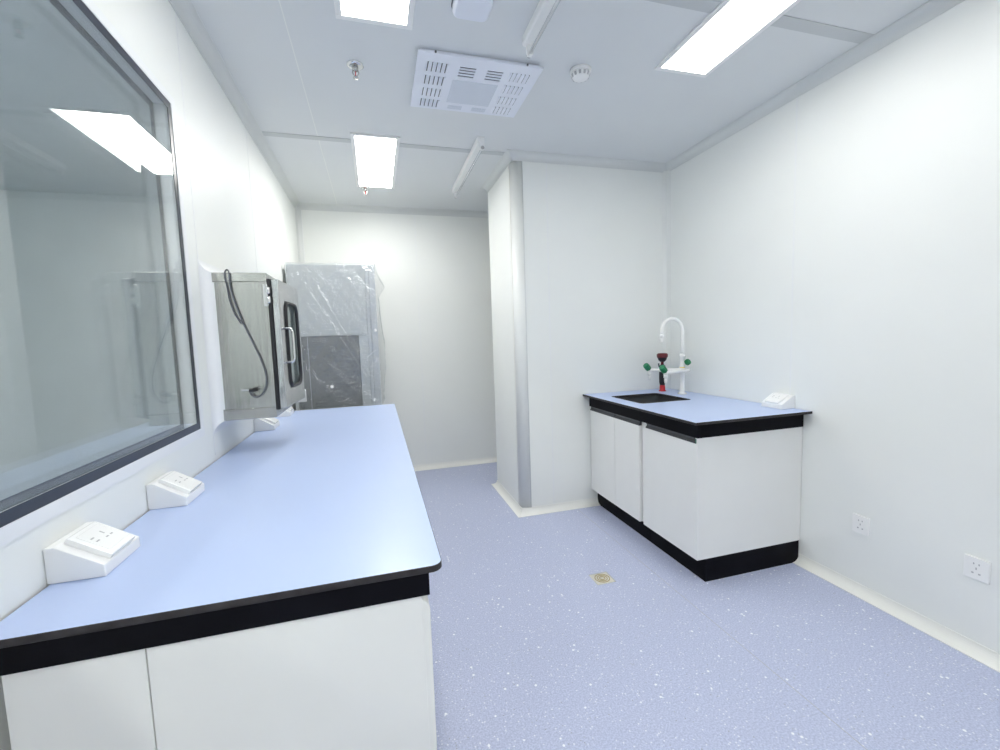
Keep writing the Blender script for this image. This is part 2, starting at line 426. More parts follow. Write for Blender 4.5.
g = thing('base_cabinet', 'long white base cabinet under the window worktop, its end panel facing the camera', 'cabinet', (XL, Y0, 0))
mb = MB(); mb.box(-.595, .054, Y0 + .03, Y1 - .03, .10, .7885, M['board'], .001); mb.build('carcass', g, g.location)
mb = MB(); mb.box(-.4005, .0605, Y0 + .009, Y0 + .029, .0, .7885, M['board'], .001); mb.build('end_panel', g, g.location)
mb = MB(); mb.box(-.593, -.4025, Y0 + .009, Y0 + .029, .0, .7885, M['board'], .001); mb.build('filler_panel', g, g.location)
mb = MB(); mb.box(-.59, .012, Y0 + .03, Y1 - .05, 0, .0995, M['black']); mb.build('toe_kick', g, g.location)
ys = [Y0 + .010 + k * (Y1 - Y0 - .04) / 5 for k in range(6)]
for a, b in zip(ys, ys[1:]):
    d = door('door', g, 'x', .0745, a, b - .003, .105, .7885, M['board'])
    hb = MB()
    pr = [(.0555, .787), (.0555, .762), (.0725, .7575), (.0765, .762), (.0715, .770), (.0640, .778), (.0620, .787)]
    hb.prism(pr, 'y', a + (.06 if a < Y0 + .02 else .012), b - .015, M['handle']); hb.build('handle', d, (0, 0, 0)).location = (0, 0, 0)
    d.children[0].location = Vector((0, 0, 0)) - Vector(g.location)

# ================================================================== SINK BENCH
SX, SY0, SY1 = 1.4536, 1.7322, PY0 - .002
EX, EY = 1.510, 1.784           # cabinet front and end faces
CX1 = 2.182
SKX0, SKX1, SKY0, SKY1 = 1.566, 1.945, 2.345, 2.730
g = thing('sink_worktop', 'pale blue lab worktop with black edge and a square sink cutout by the right wall', 'worktop', (SX, SY0, H))
mb = MB(); xr = XR - .002
hole = rrect(SKX0, SKX1, SKY0, SKY1, .03, 5)
def slab_ring(z, d, dh, m0):
    o = [(SX + d, SY0 + d), (xr - d, SY0 + d), (xr - d, SY1 - d), (SX + d, SY1 - d)]
    return [(x, y, z) for x, y in o]
rings = [slab_ring(H - .014, .001, 0, None), slab_ring(H - .013, 0, 0, None), slab_ring(H - .0015, 0, 0, None), slab_ring(H - .0004, .0012, 0, None)]
mb.loft(rings, M['edge'], smooth=False, cap=False)
# top and bottom faces with the hole
for z, d, m in ((H - .0004, .0012, M['top']), (H - .014, .001, M['black'])):
    ov = [mb.bm.verts.new(p) for p in slab_ring(z, d, 0, None)]; hv = [mb.bm.verts.new((x, y, z)) for x, y in hole]
    es = [mb.bm.edges.new((ov[i], ov[(i + 1) % 4])) for i in range(4)] + [mb.bm.edges.new((hv[i], hv[(i + 1) % len(hv)])) for i in range(len(hv))]
    res = bmesh.ops.triangle_fill(mb.bm, use_beauty=True, use_dissolve=False, edges=es)
    fs = [f for f in res['geom'] if isinstance(f, bmesh.types.BMFace)]
    mb._fin(fs, m)
    up = 1 if m is M['top'] else -1
    for f in fs:
        f.normal_update()
        if f.normal.z * up < 0: f.normal_flip()
mb.loft([[(x, y, H - .014) for x, y in hole], [(x, y, H - .0004) for x, y in hole]], M['edge'], smooth=False, cap=False)
mb.build('work_surface', g, g.location)
mb = MB()
mb.box(EX - .006, EX + .010, EY - .006, SY1 - .004, .7585, H - .014, M['black'], .001)
mb.box(EX + .010, CX1 - .002, EY - .006, EY + .010, .7585, H - .014, M['black'], .001)
mb.build('apron', g, g.location)

sk = thing('lab_sink', 'black square basin set into the small worktop by the wall', 'sink', ((SKX0 + SKX1) / 2, (SKY0 + SKY1) / 2, H - .26))
mb = MB()
def bas(d, z): return [(x, y, z) for x, y in rrect(SKX0 - d, SKX1 + d, SKY0 - d, SKY1 + d, .03 + max(0, d), 5)]
mb.loft([bas(.025, H - .0145), bas(.002, H - .0145), bas(0, H - .018), bas(-.006, H - .20), bas(-.02, H - .225), bas(-.10, H - .232)], M['sinkm'], smooth=False, cap=False)
mb.loft([bas(.025, H - .0145), bas(.025, H - .02), bas(.006, H - .022), bas(0, H - .205), bas(-.014, H - .232), bas(-.10, H - .238)], M['sinkm'], smooth=False, cap=True)
mb.build('basin', sk, sk.location)
mb = MB(); mb.lathe([(.0, 0), (.035, 0), (.04, .003), (.03, .006), (.0, .004)], ((SKX0 + SKX1) / 2, (SKY0 + SKY1) / 2, H - .2335), (0, 0, 1), M['rubber']); mb.build('drain_cap', sk, sk.location)

def cab(label, y0, y1, splits, end):
    g = thing('base_cabinet', label, 'cabinet', (EX, y0, 0), 0, 'white base cabinets under the sink worktop')
    ya = y0 + (.019 if end else .001)
    mb = MB()
    mb.box(EX + .020, CX1 - .002, ya, y1 - .001, .124, .60 if not end else .757, M['board'], .0008)
    if not end:
        mb.box(EX + .020, EX + .034, ya, y1 - .001, .60, .757, M['board'], .0008)
    mb.build('carcass', g, g.location)
    if end:
        mb = MB(); mb.box(EX + .0005, CX1, y0, y0 + .018, .124, .7575, M['board'], .001); mb.build('end_panel', g, g.location)
    mb = MB()
    mb.box(1.563, CX1 - .004, ya - (.0175 if end else .001), y1 - .001, 0, .1235, M['black'], .001)
    mb.build('toe_kick', g, g.location)
    n = len(splits) - 1
    for k in range(n):
        a, b = splits[k], splits[k + 1]
        mb = MB(); z1 = .7575
        pr = [(EX + .018, .1245), (EX, .1245), (EX, z1 - .031), (EX + .018, z1 - .030)]
        mb.prism(pr, 'y', a + .0015, b - .0015, M['board'], .0008)
        d = mb.build('door', g, g.location)
        mb = MB()
        pr = [(EX + .019, z1), (EX + .019, z1 - .0295), (EX - .0005, z1 - .0305), (EX - .0025, z1 - .027), (EX - .0015, z1 - .023), (EX + .003, z1 - .020), (EX + .007, z1 - .012), (EX + .004, z1 - .004), (EX + .003, z1)]
        mb.prism(pr, 'y', a + (.012 if end else .004), b - (.030 if end else .004), M['handle'])
        if end: mb.box(EX - .0028, EX + .008, a + .0085, a + .0125, z1 - .028, z1 - .006, M['green_cap'])
        h = mb.build('handle', d); h.data.transform(Matrix.Translation(-Vector(g.location)))
    return g
cab('white two-door base cabinet under the sink, next to the pier', 2.2515, SY1, (2.285, 2.575, SY1 - .004), False)
cab('white one-door base cabinet nearest the camera, its broad end panel facing the room', EY, 2.2505, (EY + .002, 2.249), True)

# ------------------------------------------------------------------ lab tap
tx, ty = 2.056, 2.588
t = thing('lab_faucet', 'white gooseneck lab faucet with green knobs beside the sink', 'faucet', (tx, ty, H))
mb = MB(); mb.lathe([(.0, 0), (.030, 0), (.030, .006), (.022, .012), (.0165, .022), (.0165, .155), (.019, .158), (.019, .185), (.0165, .188), (.0165, .255), (.020, .258), (.020, .278), (.012, .285), (.0, .285)], (tx, ty, H), (0, 0, 1), M['tap']); mb.build('column', t, t.location)
R = .083; zt = 1.296
pts = [(tx, ty, 1.12), (tx, ty, 1.2), (tx, ty, zt)] + [(tx - R + R * math.cos(a), ty, zt + R * math.sin(a)) for a in [PI * k / 18 for k in range(1, 19)]] + [(tx - 2 * R, ty, 1.272)]
mb = MB(); mb.tube(pts, .0118, M['tap'], 16); mb.build('gooseneck_spout', t, t.location)
def nozzle(x, y, z):
    mb = MB(); mb.lathe([(.0, 0), (.014, 0), (.014, .022), (.010, .024), (.009, .030), (.0105, .032), (.008, .058), (.005, .060), (0, .060)], (x, y, z), (0, 0, -1), M['tap'], 18); return mb.build('nozzle', t, t.location)
nozzle(tx - 2 * R, ty, 1.275)
za = 1.018
fa, na = (1.884, 2.722), (1.850, 2.492)
arm = [(*fa, za), (1.95, 2.688, za), (2.02, 2.645, za), (2.075, 2.612, za), (2.098, 2.590, za), (2.090, 2.566, za), (2.05, 2.550, za), (1.97, 2.525, za), (*na, za)]
mb = MB(); mb.tube(smooth_path(arm, 6), .0125, M['tap'], 14); mb.build('side_arm', t, t.location)
def knob(p, d, ln=1.0):
    d = Vector(d).normalized()
    mb = MB(); n = 24; prof = [(.012, .0), (.020, .004), (.0215, .010 * ln), (.0215, .040 * ln), (.018, .049 * ln), (.0, .050 * ln)]
    ax = d; a = Vector((0, 0, 1)); u = ax.cross(a).normalized(); v = ax.cross(u)
    rings = []
    for rad, h in prof:
        rings.append([Vector(p) + ax * h + (u * math.cos(2 * PI * k / n) + v * math.sin(2 * PI * k / n)) * max(1e-5, rad * (1 - .10 * (k % 4 == 0))) for k in range(n)])
    mb.loft(rings, M['green'], smooth=False); return mb.build('knob', t, t.location)
for (x, y) in (fa, na):
    mb = MB(); mb.lathe([(.0, -.014), (.014, -.014), (.0155, -.008), (.0155, .008), (.013, .014), (.0, .014)], (x, y, za), (0, 0, 1), M['tap'], 18)
    mb.tube([(x, y, za), (x - .012, y - .003, za + .013)], .008, M['tap'], 12); mb.build('valve_body', t, t.location)
    nozzle(x, y, za - .012); knob((x - .006, y - .002, za + .008), (-.75, -.22, .75))
mb = MB(); mb.tube([(tx, ty, 1.072), (tx + .010, ty - .016, 1.072)], .010, M['tap'], 12); mb.build('valve_body', t, t.location)
knob((tx + .014, ty - .020, 1.068), (.25, -.75, .45), .6)
mb = MB(); mb.lathe([(.0, .18), (.0180, .18), (.0180, .192), (.0, .192)], (tx, ty, H), (0, 0, 1), M['yellow'], 18); mb.build('index_ring', t, t.location)

# ------------------------------------------------------------------ bench eye wash
ex, ey = 2.042, 2.790
e = thing('eyewash_spray', 'red and black bench eyewash spray standing behind the sink', 'eyewash', (ex, ey, H))
mb = MB(); mb.lathe([(.0, 0), (.027, 0), (.027, .004), (.021, .008), (.0185, .045), (.0, .046)], (ex, ey, H), (0, 0, 1), M['red']); mb.build('base', e, e.location)
mb = MB(); mb.lathe([(.0, .046), (.018, .046), (.022, .065), (.0235, .10), (.0225, .15), (.020, .165), (.0225, .172), (.0225, .188), (.014, .198), (.0, .199)], (ex, ey, H), (0, 0, 1), M['rubber']); mb.build('handle', e, e.location)
mb = MB(); mb.lathe([(.0, .195), (.0125, .195), (.0105, .212), (.012, .224), (.0, .225)], (ex, ey, H), (0, 0, 1), M['dred']); mb.build('neck', e, e.location)
mb = MB(); mb.lathe([(.0, .218), (.016, .220), (.028, .232), (.034, .252), (.0355, .262), (.0, .262)], (ex, ey, H), (0, 0, 1), M['rubber']); mb.build('spray_head', e, e.location)
mb = MB(); mb.lathe([(.0, .252), (.0365, .250), (.040, .262), (.0395, .276), (.032, .283), (.0, .285)], (ex, ey, H), (0, 0, 1), M['dred']); mb.build('dust_cap', e, e.location)
mb = MB(); mb.tube(smooth_path([(ex - .02, ey - .004, H + .175), (ex - .033, ey - .006, H + .19), (ex - .036, ey - .006, H + .21)], 5), .006, M['rubber'], 10); mb.build('lever', e, e.location)

# ------------------------------------------------------------------ bench socket boxes (built facing +x, back at x=0)
def socket_box(label, loc, rz, group):
    L, D, HT = .130, .094, .071
    g = thing('bench_socket_box', label, 'socket box', loc, rz, group)
    mb = MB()
    mb.prism([(.001, 0.0005), (D, 0.0005), (D, .024), (.017, HT), (.001, HT)], 'y', 0, L, M['plastic'], .0018)
    mb.build('housing', g)
    # plate on the sloped face
    p0, p1 = Vector((.017, 0, HT)), Vector((D, 0, .024)); d = (p1 - p0).normalized(); nrm = Vector((-d.z, 0, d.x)) * -1
    if nrm.z < 0: nrm = -nrm
    def S(u, v, h): return p0 + d * u + Vector((0, v, 0)) + nrm * h
    Ls = (p1 - p0).length
    mb = MB()
    def slab(u0, u1, v0, v1, h0, h1, m, ins=.003):
        a = [S(u0, v0, h0), S(u1, v0, h0), S(u1, v1, h0), S(u0, v1, h0)]
        b = [S(u0, v0, h1 - ins * .5), S(u1, v0, h1 - ins * .5), S(u1, v1, h1 - ins * .5), S(u0, v1, h1 - ins * .5)]
        c = [S(u0 + ins, v0 + ins, h1), S(u1 - ins, v0 + ins, h1), S(u1 - ins, v1 - ins, h1), S(u0 + ins, v1 - ins, h1)]
        mb.loft([a, b, c], m, smooth=False)
    slab(.004, Ls - .003, .022, L - .022, .0002, .0115, M['plate'])
    slab(.014, Ls - .014, .032, L - .032, .0115, .0126, M['plate'], .001)
    c = L / 2
    for u, v, w, h in ((Ls * .40, c - .020, .0016, .005), (Ls * .52, c - .020, .0016, .005), (Ls * .40, c + .012, .005, .0016), (Ls * .56, c + .005, .0016, .004), (Ls * .56, c + .019, .0016, .004)):
        slab(u - w, u + w, v - h, v + h, .0126, .0129, M['mark'], .0002)
    mb.build('socket_plate', g)
    return g
gl = 'white bench socket boxes on the long worktop'
s0 = socket_box('white sloped socket box nearest the camera on the long worktop', (XL, .995, H), 0, gl)
copy_thing(s0, (XL, 1.377, H), 0, 'white sloped socket box below the window corner, second from the camera', gl)
copy_thing(s0, (XL, 2.462, H), 0, 'white sloped socket box under the steel pass box, touching the wall', gl)
copy_thing(s0, (XL, 2.90, H), 0, 'white sloped socket box farthest along the long worktop, half hidden by the pass box door', gl)
copy_thing(s0, (XR, 1.962, H), PI, 'white sloped socket box at the wall end of the sink worktop', 'white bench socket box on the sink worktop')

# wall sockets (facing -x)
def wall_socket(label, y, z, w=.076, h=.087):
    g = thing('wall_socket', label, 'wall socket', (XR, y, z), 0, 'white wall sockets low on the right wall')
    mb = MB(); mb.box(-.009, -.0003, -w / 2, w / 2, -h / 2, h / 2, M['plate'], .0022); mb.build('faceplate', g)
    mb = MB()
    for yy, zz, a, b in ((-.008, .019, .0016, .0035), (.008, .019, .0016, .0035), (0, .001, .0016, .0045), (-.010, -.018, .0028, .0030), (.010, -.018, .0028, .0030)):
        mb.box(-.0096, -.0088, yy - a * 1.2, yy + a * 1.2, zz - b, zz + b, M['mark'])
    mb.build('pin_slots', g)
wall_socket('white wall socket close to the end of the sink cabinet', 1.474, .342)
wall_socket('white wall socket at the right edge of the view, nearer the camera', 1.055, .340)

# floor drain
g = thing('floor_drain', 'small square floor drain with concentric rings in the blue floor', 'drain', (1.082, 1.985, 0))
mb = MB(); mb.box(1.03, 1.134, 1.937, 2.035, .0003, .003, M['cream'], .001)
mb.box(1.03, 1.134, 2.031, 2.036, .0005, .0036, M['mark']); mb.box(1.130, 1.135, 1.937, 2.035, .0005, .0036, M['mark'])
mb.build('plate', g, g.location)
mb = MB()
for rad in (.014, .026, .038):
    mb.tube([(1.082 + rad * math.cos(a), 1.985 + rad * math.sin(a), .0034) for a in [2 * PI * k / 32 for k in range(32)]], .0022, M['brass'], 8, closed=True)
mb.build('ring_grate', g, g.location)

# ================================================================== PASS BOX
BY0, BY1, BZ0, BZ1, BX = 1.940, 2.290, .995, 1.575, -.405
g = thing('pass_box', 'stainless steel pass box on the left wall above the worktop, door slightly ajar', 'pass box', (XL, BY0, BZ0))
mb = MB()
mb.box(XL + .001, BX, BY0, BY1, BZ0, BZ1, M['steel'], .002)
mb.box(XL + .030, BX - .001, BY0 - .0015, BY0, BZ1 - .034, BZ1 - .001, M['steel'], .0006)
mb.box(XL + .030, BX - .001, BY0 - .0015, BY0, BZ0 + .001, BZ0 + .042, M['steel'], .0006)
for z in (BZ1 - .0355, BZ0 + .0435): mb.box(XL + .030, BX - .003, BY0 - .0008, BY0, z - .0018, z + .0018, M['crease'])
mb.build('body', g, g.location)
# concave trim from wall to body, all the way round
mb = MB(); rings = []
for k in range(11):
    a = PI / 2 * k / 10; o = .043 * (1 - math.sin(a)); h = .0355 * (1 - math.cos(a)) + .001
    x = XL + h
    rings.append([(x, BY0 - o, BZ0 - o), (x, BY1 + o, BZ0 - o), (x, BY1 + o, BZ1 + o), (x, BY0 - o, BZ1 + o)])
mb.loft(rings, M['wframe'], smooth=False, cap=False)
mb.build('cove_trim', g, g.location)
mb = MB(); mb.box(BX, BX + .0125, BY0 + .004, BY1 - .004, BZ0 + .030, BZ1 - .022, M['rubber'], .002); mb.build('door_seal', g, g.location)
# door: built closed, then swung a little about the near edge
DX, DT, DZ0, DZ1, DW = BX + .016, .024, 1.030, 1.551, .345
hinge = Vector((DX, BY0 + .003, 0)); rot = Matrix.Translation(hinge) @ Matrix.Rotation(math.radians(-3.2), 4, 'Z') @ Matrix.Translation(-hinge)
def dput(mb, name, parent):
    bmesh.ops.transform(mb.bm, matrix=Matrix.Translation(-Vector(g.location)) @ rot, verts=mb.bm.verts)
    return mb.build(name, parent)
ya, yb = BY0 + .003, BY0 + .003 + DW
wy0, wy1, wz0, wz1 = ya + .080, ya + .285, 1.105, 1.470
mb = MB()
mb.box(DX, DX + DT, ya, wy0, DZ0, DZ1, M['door_steel'], .002); mb.box(DX, DX + DT, wy1, yb, DZ0, DZ1, M['door_steel'], .002)
mb.box(DX, DX + DT, wy0 - .003, wy1 + .003, DZ0, wz0, M['door_steel'], .002); mb.box(DX, DX + DT, wy0 - .003, wy1 + .003, wz1, DZ1, M['door_steel'], .002)
dr = dput(mb, 'door', g)
mb = MB(); ring = rrect(wy0 + .004, wy1 - .004, wz0 + .004, wz1 - .004, .045, 7)
mb.tube([(DX + DT + .001, y, z) for y, z in ring], .0075, M['rubber'], 12, closed=True); dput(mb, 'window_gasket', dr)
mb = MB(); mb.box(DX + .010, DX + .015, wy0 - .001, wy1 + .001, wz0 - .001, wz1 + .001, M['dglass'])
mb.prism(rrect(wy0 - .001, wy1 + .001, wz0 - .001, wz1 + .001, .002, 3), 'x', DX + .002, DX + .004, M['inner']); dput(mb, 'window_pane', dr)
mb = MB(); hx = DX + DT; hy = ya + .070
hp = [(hx - .001, hy, 1.215), (hx + .014, hy, 1.215), (hx + .022, hy, 1.219), (hx + .026, hy, 1.232), (hx + .026, hy, 1.29), (hx + .026, hy, 1.340), (hx + .022, hy, 1.353), (hx + .014, hy, 1.357), (hx - .001, hy, 1.357)]
mb.tube(hp, .0052, M['chrome'], 12); dput(mb, 'handle', dr)
mb = MB()
for z in (1.505, 1.468):
    mb.lathe([(.0, -.013), (.006, -.013), (.0075, -.010), (.0075, .010), (.006, .013), (.0, .013)], (BX + .004, BY0 - .006, z), (0, 0, 1), M['chrome'], 16)
mb.box(BX - .014, BX + .002, BY0 - .0032, BY0 - .0006, 1.445, 1.528, M['chrome'], .001)
mb.build('hinge', g, g.location)
cord = [(-.503, 1.932, 1.375), (-.524, 1.932, 1.415), (-.538, 1.933, 1.47), (-.543, 1.934, 1.52), (-.549, 1.936, 1.565), (-.543, 1.938, 1.584), (-.536, 1.936, 1.582), (-.532, 1.932, 1.565), (-.530, 1.931, 1.507), (-.513, 1.932, 1.43), (-.492, 1.932, 1.363), (-.465, 1.932, 1.290), (-.442, 1.932, 1.223), (-.431, 1.930, 1.170), (-.434, 1.928, 1.125), (-.451, 1.926, 1.094), (-.473, 1.926, 1.084), (-.488, 1.926, 1.096), (-.492, 1.926, 1.108)]
mb = MB(); mb.tube(smooth_path(cord, 6), .0029, M['cable'], 10); cb = mb.build('power_cord', g, g.location)
mb = MB(); mb.tube([(-.496, 1.926, 1.110), (-.486, 1.926, 1.112), (-.474, 1.926, 1.114), (-.462, 1.926, 1.116)], .0095, M['rubber'], 12, radii=[.004, .006, .0085, .007])
for dz in (.0045, -.0045): mb.box(-.462, -.446, 1.924, 1.928, 1.1155 + dz, 1.1175 + dz, M['chrome'])
mb.box(-.520, -.494, 1.921, 1.931, 1.112, 1.120, M['chrome'], .001)
p = mb.build('plug', cb); p.data.transform(Matrix.Translation(-Vector(g.location)))

# ================================================================== WRAPPED CABINET (hood) AT THE BACK
HX0, HX1, HY0, HY1, HZ = -.600, .016, 3.50, 4.22, 1.868
g = thing('safety_cabinet', 'tall grey safety cabinet with dark front window in the back left corner', 'safety cabinet', (HX0, HY0, 0))
mb = MB()
mb.box(HX0, HX1, HY0 + .03, HY1, .70, HZ, M['hood'], .004)
mb.build('body', g, g.location)
mb = MB(); mb.box(HX0, -.056, HY0, HY0 + .03, 1.345, HZ, M['hood'], .003); mb.build('upper_panel', g, g.location)
mb = MB(); mb.box(-.054, -.030, HY0, HY0 + .03, .70, HZ, M['hood2'], .003); mb.box(-.027, HX1, HY0 + .006, HY0 + .03, .70, HZ, M['hood2'], .003); mb.build('side_post', g, g.location)
mb = MB(); mb.box(-.122, -.056, HY0 + .002, HY0 + .03, .70, 1.343, M['hood'], .002); mb.build('front_frame', g, g.location)
mb = MB(); mb.box(HX0, -.575, HY0 + .002, HY0 + .03, .70, 1.343, M['hood'], .002); mb.build('front_frame', g, g.location)
mb = MB(); mb.box(-.574, -.124, HY0 + .012, HY0 + .0295, .80, 1.343, M['sash'], .002)
mb.box(-.490, -.487, HY0 + .0105, HY0 + .012, .80, 1.34, M['hood2']); mb.build('sash_window', g, g.location)
mb = MB(); mb.box(-.574, -.124, HY0 + .004, HY0 + .0295, .70, .798, M['hood'], .002); mb.build('front_sill', g, g.location)
mb = MB(); mb.box(HX0 + .02, HX1 - .02, HY0 + .05, HY1 - .02, .06, .699, M['hood2'], .004); mb.build('base_stand', g, g.location)
for x in (HX0 + .06, HX1 - .06):
    for y in (HY0 + .09, HY1 - .07):
        mb = MB(); mb.lathe([(.0, 0), (.025, 0), (.025, .008), (.010, .012), (.010, .06), (0, .06)], (x, y, 0), (0, 0, 1), M['rubber'], 16); mb.build('foot', g, g.location)
mb = MB(); mb.box(-.585, -.520, HY0 - .004, HY0 - .001, .86, .955, M['paper'], .0008); mb.build('paper_tag', g, g.location)

# clear film draped over it
g = thing('plastic_sheet', 'clear wrinkled plastic film draped over the grey safety cabinet', 'plastic sheet', (HX0, HY0, HZ))
mb = MB(); nu, nv = 150, 210
def fr(u, v):
    """u across the front then round the right side, v from top to bottom"""
    z = HZ + .008 - v * 1.08
    w = lambda a, b, s: math.sin(a * u * 9 + s) * math.sin(b * v * 11 + s * 1.7)
    wr = .004 * w(3.1, 2.3, .4) + .003 * w(7.3, 5.1, 1.9) + .0025 * math.sin(40 * (u * .8 - v)) + .005 * math.sin(13 * (u + .55 * v) + 1)
    # crinkled band running down to the right, plus two long folds
    cu = u / .68; band = math.exp(-((v - (.05 + .34 * cu)) / .075) ** 2) * (1 if cu < 1.02 else .3)
    q = cu * 1.0 + .4 * v
    cr = math.sin(61 * cu + 9 * math.sin(23 * v + 3 * cu)) * math.sin(83 * v - 31 * cu + 6 * math.sin(19 * cu)) + .6 * math.sin(97 * cu + 71 * v + 4 * math.sin(31 * v))
    wr -= .0075 * band * max(-.3, cr)
    for (c0, k, wd) in ((.06, 1.12, .018), (.20, .98, .022)):
        dd = (cu - (c0 + k * v * .86)) / wd
        if abs(dd) < 1 and v < .80: wr -= .0085 * (1 - abs(dd))
    if u < .68:
        t = u / .68
        x = HX0 - .004 + t * (HX1 - HX0 + .012); y = min(HY0 - .007, HY0 - .018 + wr * .8 - .010 * math.sin(PI * t) * v)
    else:
        t = (u - .68) / .32
        bulge = .070 * max(0.0, 1 - abs(v - .12) / .09) + .050 * math.exp(-((v - .62) / .25) ** 2) + .014
        x = HX1 + .008 + bulge * math.sin(PI * min(1, t * 1.0) * .5) * (1 - .25 * t) + max(-.004, wr * t)
        y = min(HY0 - .007, HY0 - .018 + wr * .8) + t * .40
    return (x, y, z)
grid = [[mb.bm.verts.new(fr(i / nu, j / nv)) for i in range(nu + 1)] for j in range(nv + 1)]
fs = [mb.bm.faces.new((grid[j][i], grid[j][i + 1], grid[j + 1][i + 1], grid[j + 1][i])) for j in range(nv) for i in range(nu)]
mb._fin(fs, M['film'], True)
# top flap
tf = [[mb.bm.verts.new((HX0 - .004 + i / 20 * (HX1 - HX0 + .012), HY0 - .014 + j / 6 * .5, HZ + .008 + .004 * math.sin(i * 1.3 + j * .7))) for i in range(21)] for j in range(7)]
mb._fin([mb.bm.faces.new((tf[j][i], tf[j + 1][i], tf[j + 1][i + 1], tf[j][i + 1])) for j in range(6) for i in range(20)], M['film'], True)
mb.build('film', g, g.location)
for x, y, z in ((.001, HY0 - .036, 1.375), (-.333, HY0 - .046, .966)):
    mb = MB(); mb.lathe([(.0, 0), (.0125, 0), (.0125, .0015), (0, .0015)], (x, y, z), (0, -1, 0), M['sticker'], 24); mb.build('round_sticker', g, g.location)

# ================================================================== CEILING THINGS
def panel_light(label, x0, x1, y0, y1, m='light'):
    g = thing('ceiling_light', label, 'ceiling light', ((x0 + x1) / 2, (y0 + y1) / 2, ZC), 0, 'flat white ceiling panel lights')
    f = .024; mb = MB(); zt = ZC - .0004; zb = ZC - .010
    mb.box(x0, x1, y0, y0 + f, zb, zt, M['plastic'], .002); mb.box(x0, x1, y1 - f, y1, zb, zt, M['plastic'], .002)
    mb.box(x0, x0 + f, y0 + f, y1 - f, zb, zt, M['plastic'], .002); mb.box(x1 - f, x1, y0 + f, y1 - f, zb, zt, M['plastic'], .002)
    mb.build('frame', g, g.location)
    mb = MB(); mb.box(x0 + f, x1 - f, y0 + f, y1 - f, zb + .002, zt, M[m]); mb.build('diffuser', g, g.location)
panel_light('glowing ceiling panel light toward the back wall, farthest from the camera', -.080, .212, 2.832, 3.762, 'light_back')
panel_light('glowing ceiling panel light cut by the top edge, left of the ceiling vent panel', -.080, .208, .915, 1.872)
panel_light('long glowing ceiling panel light near the right wall', 1.335, 1.625, .925, 1.885)
panel_light('added, unseen ceiling panel light behind the camera on the window side', -.080, .208, -1.15, -.20, 'added_light_rear')  # rear lamps are added, out of view, to even out the room light
panel_light('added, unseen ceiling panel light behind the camera on the right side', 1.335, 1.625, -1.15, -.20, 'added_light_rear')

panel_light('added, unseen ceiling panel light brightening the room beyond the window, window side', -1.55, -1.26, -1.25, -.31, 'added_light_next')  # next-room lamps are added, out of view, to lift the view through the glass
panel_light('added, unseen ceiling panel light brightening the room beyond the window, far side', -2.85, -2.56, -1.25, -.31, 'added_light_next')

# air purifier panel
AX0, AX1, AY0, AY1, AZ = .240, .812, 1.972, 2.428, ZC - .022
g = thing('ceiling_air_purifier', 'white square slotted air panel mounted on the ceiling', 'ceiling vent', ((AX0 + AX1) / 2, (AY0 + AY1) / 2, ZC))
mb = MB(); mb.box(AX0 + .012, AX1 - .012, AY0 + .012, AY1 - .012, AZ + .010, ZC - .0004, M['panel'], .002); mb.build('housing', g, g.location)
mb = MB(); mb.box(AX0, AX1, AY0, AY1, AZ, AZ + .010, M['panel'], .0025)
AU = lambda u: AX0 + u * (AX1 - AX0)
AV = lambda v: AY0 + v * (AY1 - AY0)
def louvre(x0, x1, y0, y1, open_dir):
    """pressed louvre: a shallow scoop with one dark open side"""
    h = .0045
    if open_dir in ('-x', '+x'):
        o, c = (x0, x1) if open_dir == '-x' else (x1, x0)
        mb.prism([(o, AZ), (o, AZ - h), (o + (c - o) * .25, AZ - h), (c, AZ)], 'y', y0, y1, M['panel'])
        s = -1 if open_dir == '-x' else 1
        mb.box(min(o, o + s * .0035), max(o, o + s * .0035), y0, y1, AZ - .0012, AZ, M['hole'])
    else:
        mb.prism([(y0, AZ), (y0, AZ - h), (y0 + (y1 - y0) * .25, AZ - h), (y1, AZ)], 'x', x0, x1, M['panel'])
        mb.box(x0, x1, y0 - .0030, y0, AZ - .0012, AZ, M['hole'])
for vc in (.205, .430, .655, .870):
    for k in range(5):
        u = .090 + k * .036
        louvre(AU(u), AU(u) + .010, AV(vc) - .034, AV(vc) + .034, '-x')
        u = .912 - k * .036
        louvre(AU(u) - .010, AU(u), AV(vc) - .034, AV(vc) + .034, '+x')
for uc in (.405, .630):
    for k in range(4):
        v = .155 + k * .047
        louvre(AU(uc) - .037, AU(uc) + .037, AV(v), AV(v) + .010, '-y')
mb.build('front_panel', g, g.location)
mb = MB(); mb.box(AU(.310), AU(.700), AV(.375), AV(.815), AZ - .001, AZ, M['perf']); mb.build('inlet_grille', g, g.location)
for u0 in (.335, .560):
    mb = MB(); mb.box(AU(u0), AU(u0 + .13), AV(.870), AV(.950), AZ - .001, AZ, M['perf']); mb.build('outlet_grille', g, g.location)
for u in (.13, .86):
    mb = MB(); mb.lathe([(.0, 0), (.0045, 0), (.0045, .005), (.003, .008), (0, .008)], (AU(u), AY0 - .0002, AZ + .006), (0, -1, 0), M['cable'], 14); mb.build('screw', g, g.location)

